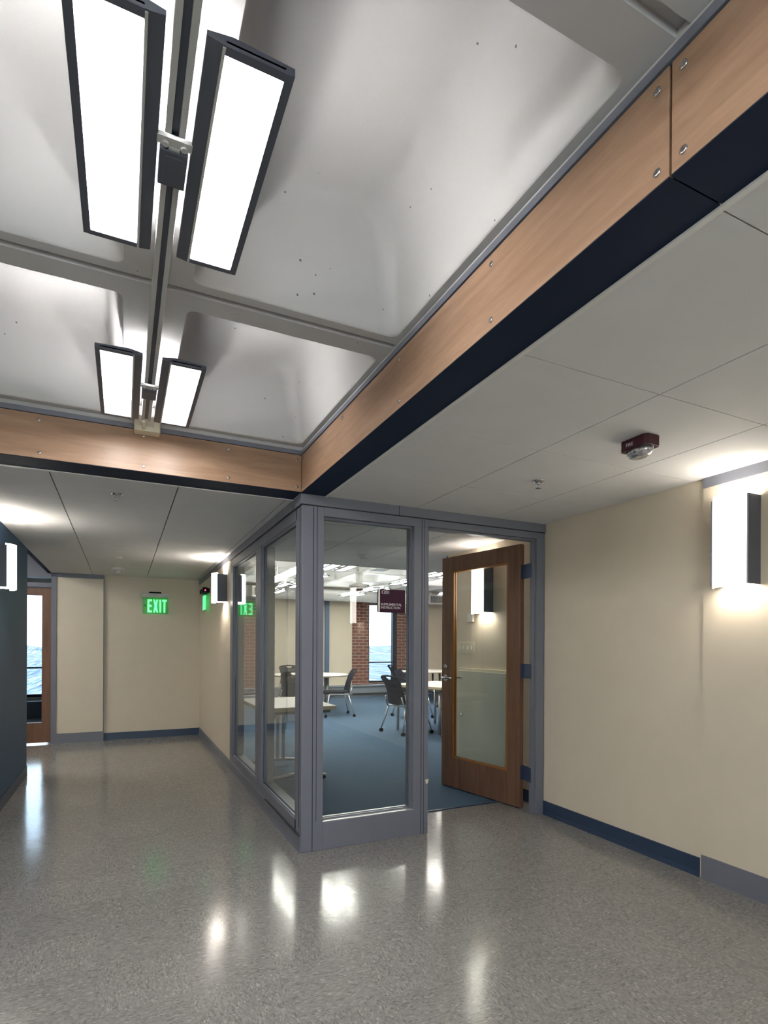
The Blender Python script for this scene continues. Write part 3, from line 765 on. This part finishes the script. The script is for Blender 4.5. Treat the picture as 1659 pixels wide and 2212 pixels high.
# room lights
G2 = 'twin-panel lights on the ceiling of the glazed room'
for lx, lab in ((2.95, 'left row'), (4.80, 'right row')):
    b = MB(); b.box(lx - .02, lx + .02, 6.12, 12.35, 2.52, 2.56); tag(b.build('light_rail', M['fix_light']), 'grey light rail of the %s inside the glazed room' % lab, 'rail')
    for k, (ya, nm) in enumerate(((7.45, 'nearest'), (8.8, 'second'), (10.2, 'third'), (11.5, 'farthest'))):
        light_fixture(lx, ya, ya + .7, M['room_down'], M['room_up'], '%s twin-panel light of the %s inside the glazed room' % (nm, lab), G2, 2.50, False)
light_fixture(6.7, 7.45, 8.15, M['room_down'], M['room_up'], 'twin-panel light of the third row, over the room corner behind the open door', G2, 2.50, False)
light_fixture(6.7, 10.2, 10.9, M['room_down'], M['room_up'], 'twin-panel light of the third row, nearer the windows behind the open door', G2, 2.50, False)
pl = empty('tube_pendant', (2.14, 7.75, 2.35))
b = MB(); b.tube([(0, -.8, 0), (0, .8, 0)], .045, 18); b.build('lit_tube', M['room_down'], pl)
b = MB(); b.tube([(0, -.6, .04), (0, -.6, .44)], .003, 8); b.tube([(0, .6, .04), (0, .6, .44)], .003, 8); b.build('wire', M['chrome'], pl)
tag(pl, 'long glowing tube pendant seen through the larger side pane', 'pendant light')
b = MB(); b.box(-.13, .13, -.13, .13, -.12, 0)
tag(b.build('ceiling_speaker', M['white'], loc=(3.86, 8.3, 2.70), bevel=.01), 'square white box hanging from the room ceiling right of the drum light', 'speaker')
o = empty('drum_light', (4.20, 10.0, 2.49))
b = MB(); b.tube([(0, 0, 0), (0, 0, .03), (0, 0, .05)], [.2, .2, .12], 32); b.build('drum', M['fix_light'], o)
b = MB(); b.tube([(0, 0, -.006), (0, 0, 0)], .17, 32); b.build('lens', M['white'], o)
b = MB(); b.tube([(0, 0, .05), (0, 0, .27)], .07, 20); b.build('stem', M['white'], o)
tag(o, 'round white drum fitting under the room ceiling beside the sign', 'ceiling fitting')

# ------------------------------------------------------------------ sconces
def sconce(px, py, nx, z0, z1, label, group):
    """px: wall plane, nx: direction out of the wall (+1/-1), py: centre"""
    o = empty('wall_sconce', (px, py, z0)); H = z1 - z0; hw = .095
    b = MB()
    for s in (-1, 1): b.box(min(0, nx * .105), max(0, nx * .105), s * hw - .004, s * hw + .004, .012, H - .012)
    b.box(min(0, nx * .01), max(0, nx * .01), -.06, .06, .03, H - .03)
    b.build('metal_shield', M['fix'], o)
    b = MB(); n = 14; prof = []
    for k in range(n + 1):
        t = -1 + 2 * k / n
        prof.append((nx * (.098 + .052 * (1 - t * t) ** .6), t * (hw - .005)))
    inner = [(x - nx * .004, y * .97) for x, y in prof][::-1]
    b.prism(prof + inner, 0, H, 'Z'); b.build('diffuser', M['sconce' if H > .4 else 'sconce_short'], o)
    b = MB(); b.tube([(nx * .055, 0, .04), (nx * .055, 0, H - .04)], .016, 14); b.build('lamp', M['tube' if H > .4 else 'tube_short'], o)
    b = MB()
    for z in (.05, H - .05): b.box(min(nx * .01, nx * .10), max(nx * .01, nx * .10), -.004, .004, z - .004, z + .004)
    b.build('lamp_bracket', M['fix_light'], o)
    return tag(o, label, 'wall sconce', group)
GS = 'tall half-round wall sconces'; GT = 'short corridor wall sconces'
sconce(XW - .012, 1.832, -1, 1.63, 2.115, 'tall glowing wall sconce at the right edge of the picture', GS)
sconce(XW - .012, -.19, -1, 1.63, 2.115, 'tall wall sconce beyond the right edge, seen reflected in the front pane', GS)
sconce(XR, 4.27, -1, 1.62, 2.11, 'tall glowing wall sconce seen through the glass of the open door', GS)
sconce(XG - .0, 6.23, -1, 1.78, 2.10, 'short glowing sconce on the cream wall between EXIT sign and side panes', GT)
sconce(XB, 4.88, 1, 1.72, 2.05, 'short glowing sconce on the slate-blue wall at the left edge', GT)

# ------------------------------------------------------------------ signs
sg = empty('room_sign', (1.567, YG + .035, 1.543))
b = MB(); b.box(.012, .206, 0, .006, .0, .160); b.build('face_plate', M['maroon'], sg)
b = MB(); b.box(0, .012, -.002, .012, 0, .160); b.build('side_rail', M['chrome'], sg)
b = MB(); b.box(.206, .210, -.002, .012, 0, .160); b.build('side_rail', M['chrome'], sg)
b = MB(); b.box(0, .21, .006, .020, .005, .155); b.build('mounting_pad', M['fix'], sg)
R90 = Matrix.Rotation(radians(90), 4, 'X')
curve_text('room_number', '1201', .034, M['letter'], sg, Matrix.Translation((.020, -.0012, .128)) @ R90)
curve_text('room_name', 'SUPPLEMENTAL', .0235, M['letter'], sg, Matrix.Translation((.018, -.0012, .048)) @ R90, font_scale_x=.98)
curve_text('room_name', 'INSTRUCTION', .0235, M['letter'], sg, Matrix.Translation((.018, -.0012, .026)) @ R90, font_scale_x=.98)
tag(sg, 'maroon room sign reading 1201 SUPPLEMENTAL INSTRUCTION on the front pane', 'sign')

def exit_letters(parent, mtx, h, mat):
    """block EXIT from bars, local x right, z up, origin lower left; total width 4.2 units of .25h"""
    b = MB(); t = .20 * h
    def bar(x0, x1, z0, z1): b.box(x0, x1, 0, .004, z0, z1, mtx)
    def slant(xa, xb):
        m = mtx
        v = []
        for (x, z) in ((xa, 0), (xa + t, 0), (xb + t, h), (xb, h)): v.append((x, z))
        A = [b.bm.verts.new(m @ Vector((x, 0, z))) for x, z in v]; B_ = [b.bm.verts.new(m @ Vector((x, .004, z))) for x, z in v]
        for i in range(4): b.bm.faces.new((A[i], A[(i + 1) % 4], B_[(i + 1) % 4], B_[i]))
        b.bm.faces.new(A[::-1]); b.bm.faces.new(B_)
    wd = .50 * h; x = 0
    bar(x, x + t, 0, h); bar(x + t, x + wd, 0, t * .8); bar(x + t, x + wd * .9, h * .42, h * .42 + t * .8); bar(x + t, x + wd, h - t * .8, h)
    x += wd + .12 * h
    slant(x, x + wd - t * .6); slant(x + wd - t * .6, x)
    x += wd + t * .4 + .12 * h
    bar(x, x + t, 0, h)
    x += t + .12 * h
    bar(x, x + wd, h - t * .8, h); bar(x + wd / 2 - t / 2, x + wd / 2 + t / 2, 0, h - t * .8)
    return b.build('lettering', mat, parent)
ex = empty('exit_sign', (.24, YF - .06, 1.76))
b = MB(); b.box(0, .35, 0, .06, .235, .290); b.build('housing', M['fix_light'], ex, bevel=.003)
b = MB(); b.box(.09, .25, .01, .06, .290, .312); b.build('battery_pack', M['black'], ex)
b = MB(); b.box(.005, .345, .027, .033, .0, .235); b.build('acrylic_panel', M['exit_glass'], ex)
exit_letters(ex, Matrix.Translation((.070, .022, .020)) @ Matrix.Diagonal((.64, 1, 1, 1)), .185, M['exit'])
b = MB(); b.prism([(.02, .115), (.05, .14), (.05, .09)], .022, .026, 'Y'); b.build('arrow', plain('dull_green_arrow', (.02, .5, .1, 1)), ex)
tag(ex, 'green glowing EXIT sign on the cream far end wall', 'exit sign')
e2 = empty('exit_sign', (XG - .03, 7.45, 1.76))
b = MB(); b.box(-.055, .03, 0, .34, .245, .30); b.build('housing', M['black'], e2)
b = MB(); b.box(-.06, .0, -.003, 0, .24, .31); b.build('end_cap', M['black'], e2)
b = MB(); b.box(-.035, -.02, -.005, -.003, .262, .282); b.build('indicator_light', M['red_led'], e2)
b = MB(); b.box(-.014, -.008, .005, .335, .0, .245); b.build('acrylic_panel', M['exit_glass'], e2)
exit_letters(e2, Matrix(((0, 1, 0, -.020), (-1, 0, 0, .31), (0, 0, 1, .03), (0, 0, 0, 1))) @ Matrix.Diagonal((.64, 1, 1, 1)), .185, M['exit'])
tag(e2, 'green EXIT sign with a red light, seen edge-on beside the far corner', 'exit sign')

# ------------------------------------------------------------------ ceiling devices
def sprinkler(x, y, label):
    o = empty('sprinkler', (x, y, ZC))
    b = MB(); b.tube([(0, 0, 0), (0, 0, -.004), (0, 0, -.010)], [.035, .033, .018], 24); b.build('escutcheon', M['chrome'], o)
    b = MB(); b.tube([(0, 0, -.01), (0, 0, -.022)], .009, 12)
    for s in (-1, 1): b.tube([(s * .009, 0, -.02), (s * .012, 0, -.032), (s * .003, 0, -.042)], .0022, 8)
    b.tube([(0, 0, -.022), (0, 0, -.04)], .0025, 8); b.build('head', M['chrome'], o)
    b = MB(); b.tube([(0, 0, -.042), (0, 0, -.0445)], .016, 20); b.build('deflector', M['chrome'], o)
    return tag(o, label, 'sprinkler', 'ceiling sprinklers')
sprinkler(2.166, 2.49, 'chrome sprinkler on the right ceiling, left of the red fire strobe')
sprinkler(-.038, 3.89, 'chrome sprinkler on the left corridor ceiling just past the wooden fascia')
sprinkler(1.75, 5.5, 'sprinkler on the low ceiling inside the glazed room, behind the side pane')
o = empty('smoke_detector', (-.06, 7.62, ZC))
b = MB(); b.tube([(0, 0, 0), (0, 0, -.012), (0, 0, -.02)], [.085, .085, .06], 28); b.build('base_ring', M['white'], o)
b = MB(); b.tube([(0, 0, -.02), (0, 0, -.05), (.0, 0, -.07)], [.045, .045, .03], 20); b.build('sensor_dome', M['fix_light'], o)
tag(o, 'white smoke detector on the left corridor ceiling in front of the EXIT sign', 'smoke detector')
b = MB(); b.tube([(0, 0, 0), (0, 0, -.006), (0, 0, -.01)], [.055, .055, .03], 24)
tag(b.build('sprinkler_cover', M['white'], loc=(-.062, 6.69, ZC)), 'flat white disc cover on the left corridor ceiling before the smoke detector', 'cover plate')
b = MB(); b.tube([(0, 0, 0), (0, 0, -.012), (0, 0, -.035)], [.07, .07, .045], 24)
tag(b.build('smoke_detector', M['fix_light'], loc=(2.3, 5.35, ZC)), 'pale smoke detector on the low ceiling inside the glazed room', 'smoke detector')

st = empty('fire_strobe', (2.155, 1.79, ZC))
b = MB(); c, s = .075, .05
b.prism([(-.075, -.035), (-.06, -.05), (.06, -.05), (.075, -.035), (.075, .035), (.06, .05), (-.06, .05), (-.075, .035)], -.048, 0, 'Z')
b.build('housing', M['red'], st, bevel=.003)
b = MB(); nn = 8
for i in range(nn):
    pass
rr = []
for k in range(5):
    a = k / 4 * pi / 2
    rr.append([(.066 * cos(a) ** .6 * cx_, .045 * cos(a) ** .6 * cy_, -.048 - .040 * sin(a)) for cx_, cy_ in [(cos(2 * pi * q / 16), sin(2 * pi * q / 16)) for q in range(16)]])
vr = [[b.bm.verts.new(p) for p in r] for r in rr[:-1]]
for i in range(len(vr) - 1):
    for q in range(16): b.bm.faces.new((vr[i][q], vr[i][(q + 1) % 16], vr[i + 1][(q + 1) % 16], vr[i + 1][q])).smooth = True
b.bm.faces.new(vr[-1]); b.bm.faces.new(vr[0][::-1])
b.build('clear_lens', M['lens'], st)
# FIRE on the side facing the camera and the opposite one
RF = Matrix(((-1, 0, 0, 0), (0, 0, 1, 0), (0, 1, 0, 0), (0, 0, 0, 1)))
curve_text('fire_lettering', 'FIRE', .022, M['letter'], st, Matrix.Translation((.035, .0503, -.034)) @ RF)
st.rotation_euler = (0, 0, radians(90))
tag(st, 'dark red ceiling fire strobe marked FIRE with a clear lens', 'fire strobe')

# things on the room wall behind the door glass
o = empty('thermostat', (XR, 4.52, 1.555)); b = MB(); b.box(-.022, 0, -.045, .045, 0, .085); b.build('cover', M['white'], o, bevel=.003)
tag(o, 'small square ivory sensor on the wall behind the door glass', 'thermostat')
o = empty('switch_plate', (XR, 4.62, 1.245)); b = MB(); b.box(-.006, 0, -.15, .15, 0, .115); b.build('plate', M['ivory'], o, bevel=.002)
for k in range(4):
    b = MB(); b.box(-.012, -.006, -.115 + k * .068, -.09 + k * .068, .04, .075); b.build('rocker', M['white'], o)
tag(o, 'wide ivory switch plate with four rockers behind the door glass', 'switch plate')
o = empty('wall_cabinet', (XR, 4.31, 0))
b = MB(); b.box(-.03, 0, -.40, .40, .12, 1.10); b.build('cabinet_frame', M['ivory'], o, bevel=.002)
b = MB(); b.box(-.045, -.031, -.385, .365, .13, 1.075); d_ = b.build('cabinet_door', M['cab'], o, bevel=.003)
b = MB(); b.tube([(-.045, .30, .64), (-.06, .30, .64)], .012, 14); b.build('knob', M['chrome'], d_)
tag(o, 'low white wall cabinet with a small knob behind the door glass', 'cabinet')

# ------------------------------------------------------------------ furniture
def nesting_table(loc, lx, ly, label):
    o = empty('rectangular_table', loc)
    b = MB(); b.box(-lx / 2, lx / 2, -ly / 2, ly / 2, .727, .732); b.build('tabletop', M['laminate'], o)
    b = MB(); b.box(-lx / 2, lx / 2, -ly / 2, ly / 2, .695, .727); b.build('edge_band', M['edge'], o)
    b = MB(); b.box(-lx / 2 + .05, lx / 2 - .05, -ly / 2 + .03, -ly / 2 + .05, .665, .695); b.box(-lx / 2 + .05, lx / 2 - .05, ly / 2 - .05, ly / 2 - .03, .665, .695)
    b.build('under_frame', M['fix'], o)
    for s in (-1, 1):
        y = s * (ly / 2 - .13)
        b = MB(); b.box(.005, .038, y - .014, y + .014, .06, .695); b.box(.068, .101, y - .014, y + .014, .06, .695); lg = b.build('leg', M['steel'], o)
        b = MB(); b.tube([(-.30, y, .045), (-.1, y, .062), (.0, y, .07), (.1, y, .062), (.30, y, .045)], [.014, .018, .02, .018, .014], 12); b.build('foot', M['steel'], lg)
        b = MB()
        for q in (-1, 1): b.tube([(q * .28, y - .012, .022), (q * .28, y + .012, .022)], .018, 14); b.box(q * .28 - .006, q * .28 + .006, y - .006, y + .006, .022, .045)
        b.build('caster', M['black'], lg)
    return tag(o, label, 'table')
nesting_table((1.51, 5.54, .004), .72, 1.06, 'white rectangular nesting table just inside the side panes')

def round_table(x, y, r, label):
    o = empty('round_table', (x, y, .004))
    b = MB(); b.tube([(0, 0, .715), (0, 0, .727), (0, 0, .732)], [r, r, r - .004], 48); b.build('tabletop', M['laminate'], o)
    b = MB(); b.tube([(0, 0, .70), (0, 0, .715)], r - .003, 48); b.build('edge_band', M['edge'], o)
    for a in range(4):
        t = a * pi / 2 + .5
        b = MB(); b.tube([(.6 * r * cos(t), .6 * r * sin(t), 0.02), (.6 * r * cos(t), .6 * r * sin(t), .70)], .026, 14); b.tube([(.6 * r * cos(t), .6 * r * sin(t), 0), (.6 * r * cos(t), .6 * r * sin(t), .02)], .018, 12)
        b.build('leg', M['steel'], o)
    return tag(o, label, 'table')
round_table(3.47, 10.85, .78, 'round white table at the back left of the glazed room')
round_table(6.52, 11.55, .78, 'round white table farthest back, in front of the window')
o = empty('square_table', (4.47, 7.45, .004), math.atan2(.34, .87))
b = MB(); b.box(-.56, .56, -.50, .50, .715, .722); b.build('tabletop', M['laminate'], o)
b = MB(); b.box(-.56, .56, -.50, .50, .685, .715); b.build('edge_band', M['edge'], o)
for sx_ in (-1, 1):
    for sy_ in (-1, 1):
        b = MB(); b.tube([(sx_ * .47, sy_ * .41, .02), (sx_ * .47, sy_ * .41, .69)], .022, 14); b.tube([(sx_ * .47, sy_ * .41, 0), (sx_ * .47, sy_ * .41, .02)], .014, 12); b.build('leg', M['steel'], o)
tag(o, 'white square table beside the open doorway', 'table')

def chair_proto():
    o = empty('stacking_chair')
    # faces +x, seat top at .45
    NX, NY = 14, 14
    bm = bmesh.new(); g = []
    for i in range(NX + 1):
        row = []
        for j in range(NY + 1):
            u = -1 + 2 * i / NX; v = -1 + 2 * j / NY
            x = u * .225; wdt = .235 * (1 - .10 * max(0, -u)) * (1 - .12 * max(0, u) ** 3)
            y = v * wdt * (1 - .05 * u ** 4)
            z = .445 + .018 * v * v - .012 * (1 - u * u) - .03 * max(0, u) ** 3
            row.append(bm.verts.new((x, y, z)))
        g.append(row)
    for i in range(NX):
        for j in range(NY): bm.faces.new((g[i][j], g[i + 1][j], g[i + 1][j + 1], g[i][j + 1])).smooth = True
    me = bpy.data.meshes.new('seat'); bm.to_mesh(me); bm.free(); me.materials.append(M['black'])
    s = bpy.data.objects.new('seat', me); COL.objects.link(s); s.parent = o
    md = s.modifiers.new('s', 'SOLIDIFY'); md.thickness = .025; md.offset = 0
    # back shell with a hand hole and a perforated field
    NU, NV = 36, 40
    bm = bmesh.new(); g = []
    for j in range(NV + 1):
        v = j / NV; z = .44 + v * .44
        hw = .222 - .022 * sin(min(1, max(0, (v - .12) / .76)) * pi) + .012 * v
        if v > .90: hw *= 1 - .22 * ((v - .90) / .10) ** 2.5
        if v < .12: hw *= .86 + .14 * (v / .12)
        row = []
        for i in range(NU + 1):
            u = -1 + 2 * i / NU
            x = -.235 - .095 * v ** 1.3 - .045 * (v ** 4) + .045 * u * u * (1 - .5 * v)
            row.append(bm.verts.new((x, u * hw, z - .012 * u * u * (1 if v > .8 else 0))))
        g.append(row)
    for j in range(NV):
        v = (j + .5) / NV
        for i in range(NU):
            u = -1 + 2 * (i + .5) / NU
            if .86 < v < .945 and abs(u) < .30 - .9 * abs(v - .945) * 1.6: continue
            if ((u / .62) ** 2 + ((v - .68) / .15) ** 2) < 1 and (i % 2 == 0) and (j % 2 == 0): continue
            bm.faces.new((g[j][i], g[j][i + 1], g[j + 1][i + 1], g[j + 1][i])).smooth = True
    me = bpy.data.meshes.new('backrest'); bm.to_mesh(me); bm.free(); me.materials.append(M['shell'])
    k = bpy.data.objects.new('backrest', me); COL.objects.link(k); k.parent = o
    md = k.modifiers.new('s', 'SOLIDIFY'); md.thickness = .010; md.offset = 0
    b = MB()
    for sy in (-1, 1):
        b.tube([(-.20, sy * .225, .405), (.14, sy * .215, .415), (.19, sy * .21, .405)], .011, 10)
        b.tube([(-.20, sy * .225, .405), (-.24, sy * .222, .47), (-.26, sy * .205, .56)], .011, 10)
    b.tube([(-.15, -.22, .405), (-.15, .22, .405)], .009, 8); b.tube([(.12, -.21, .41), (.12, .21, .41)], .009, 8)
    b.build('frame', M['steel'], o)
    for sx_, top, ft in ((-1, -.19, -.285), (1, .17, .245)):
        for sy in (-1, 1):
            b = MB(); b.tube([(top, sy * .22, .41), (top + (ft - top) * .5, sy * .245, .23), (ft, sy * .285, .055)], [.013, .012, .011], 12)
            lg = b.build('leg', M['steel'], o)
            b = MB(); b.tube([(ft, sy * .285 - .022, .027), (ft, sy * .285 + .022, .027)], .027, 16); b.build('caster', M['black'], lg)
    return o
CH = chair_proto()
GC = 'charcoal stacking chairs on casters in the glazed room'
chairs = [
    (3.92, 7.42, 9, 'charcoal caster chair with perforated back, nearest the door post'),
    (3.64, 9.76, 170, 'charcoal caster chair seen side-on at the round back-left table'),
    (2.70, 9.45, 80, 'charcoal caster chair with hand hole, behind the nesting table'),
    (3.35, 11.75, -95, 'chair on the far side of the round back-left table'),
    (1.95, 10.15, 30, 'chair seen through the far side pane near the brick pier'),
    (6.02, 11.55, -4, 'chair in profile at the left of the farthest table'),
    (4.86, 8.98, -92, 'chair facing the camera on the far side of the square table'),
    (5.70, 9.30, 195, 'chair seen through the doorway gap just beyond the square table'),
    (6.45, 10.0, 100, 'chair at the edge of the open door, behind the square table'),
    (5.20, 7.75, 190, 'chair pushed in at the right side of the square table'),
]
for i, (x, y, a, lab) in enumerate(chairs):
    c = CH if i == 0 else copy_tree(CH)
    c.location = (x, y, .004); c.rotation_euler = (0, 0, radians(a))
    tag(c, lab, 'chair', GC)
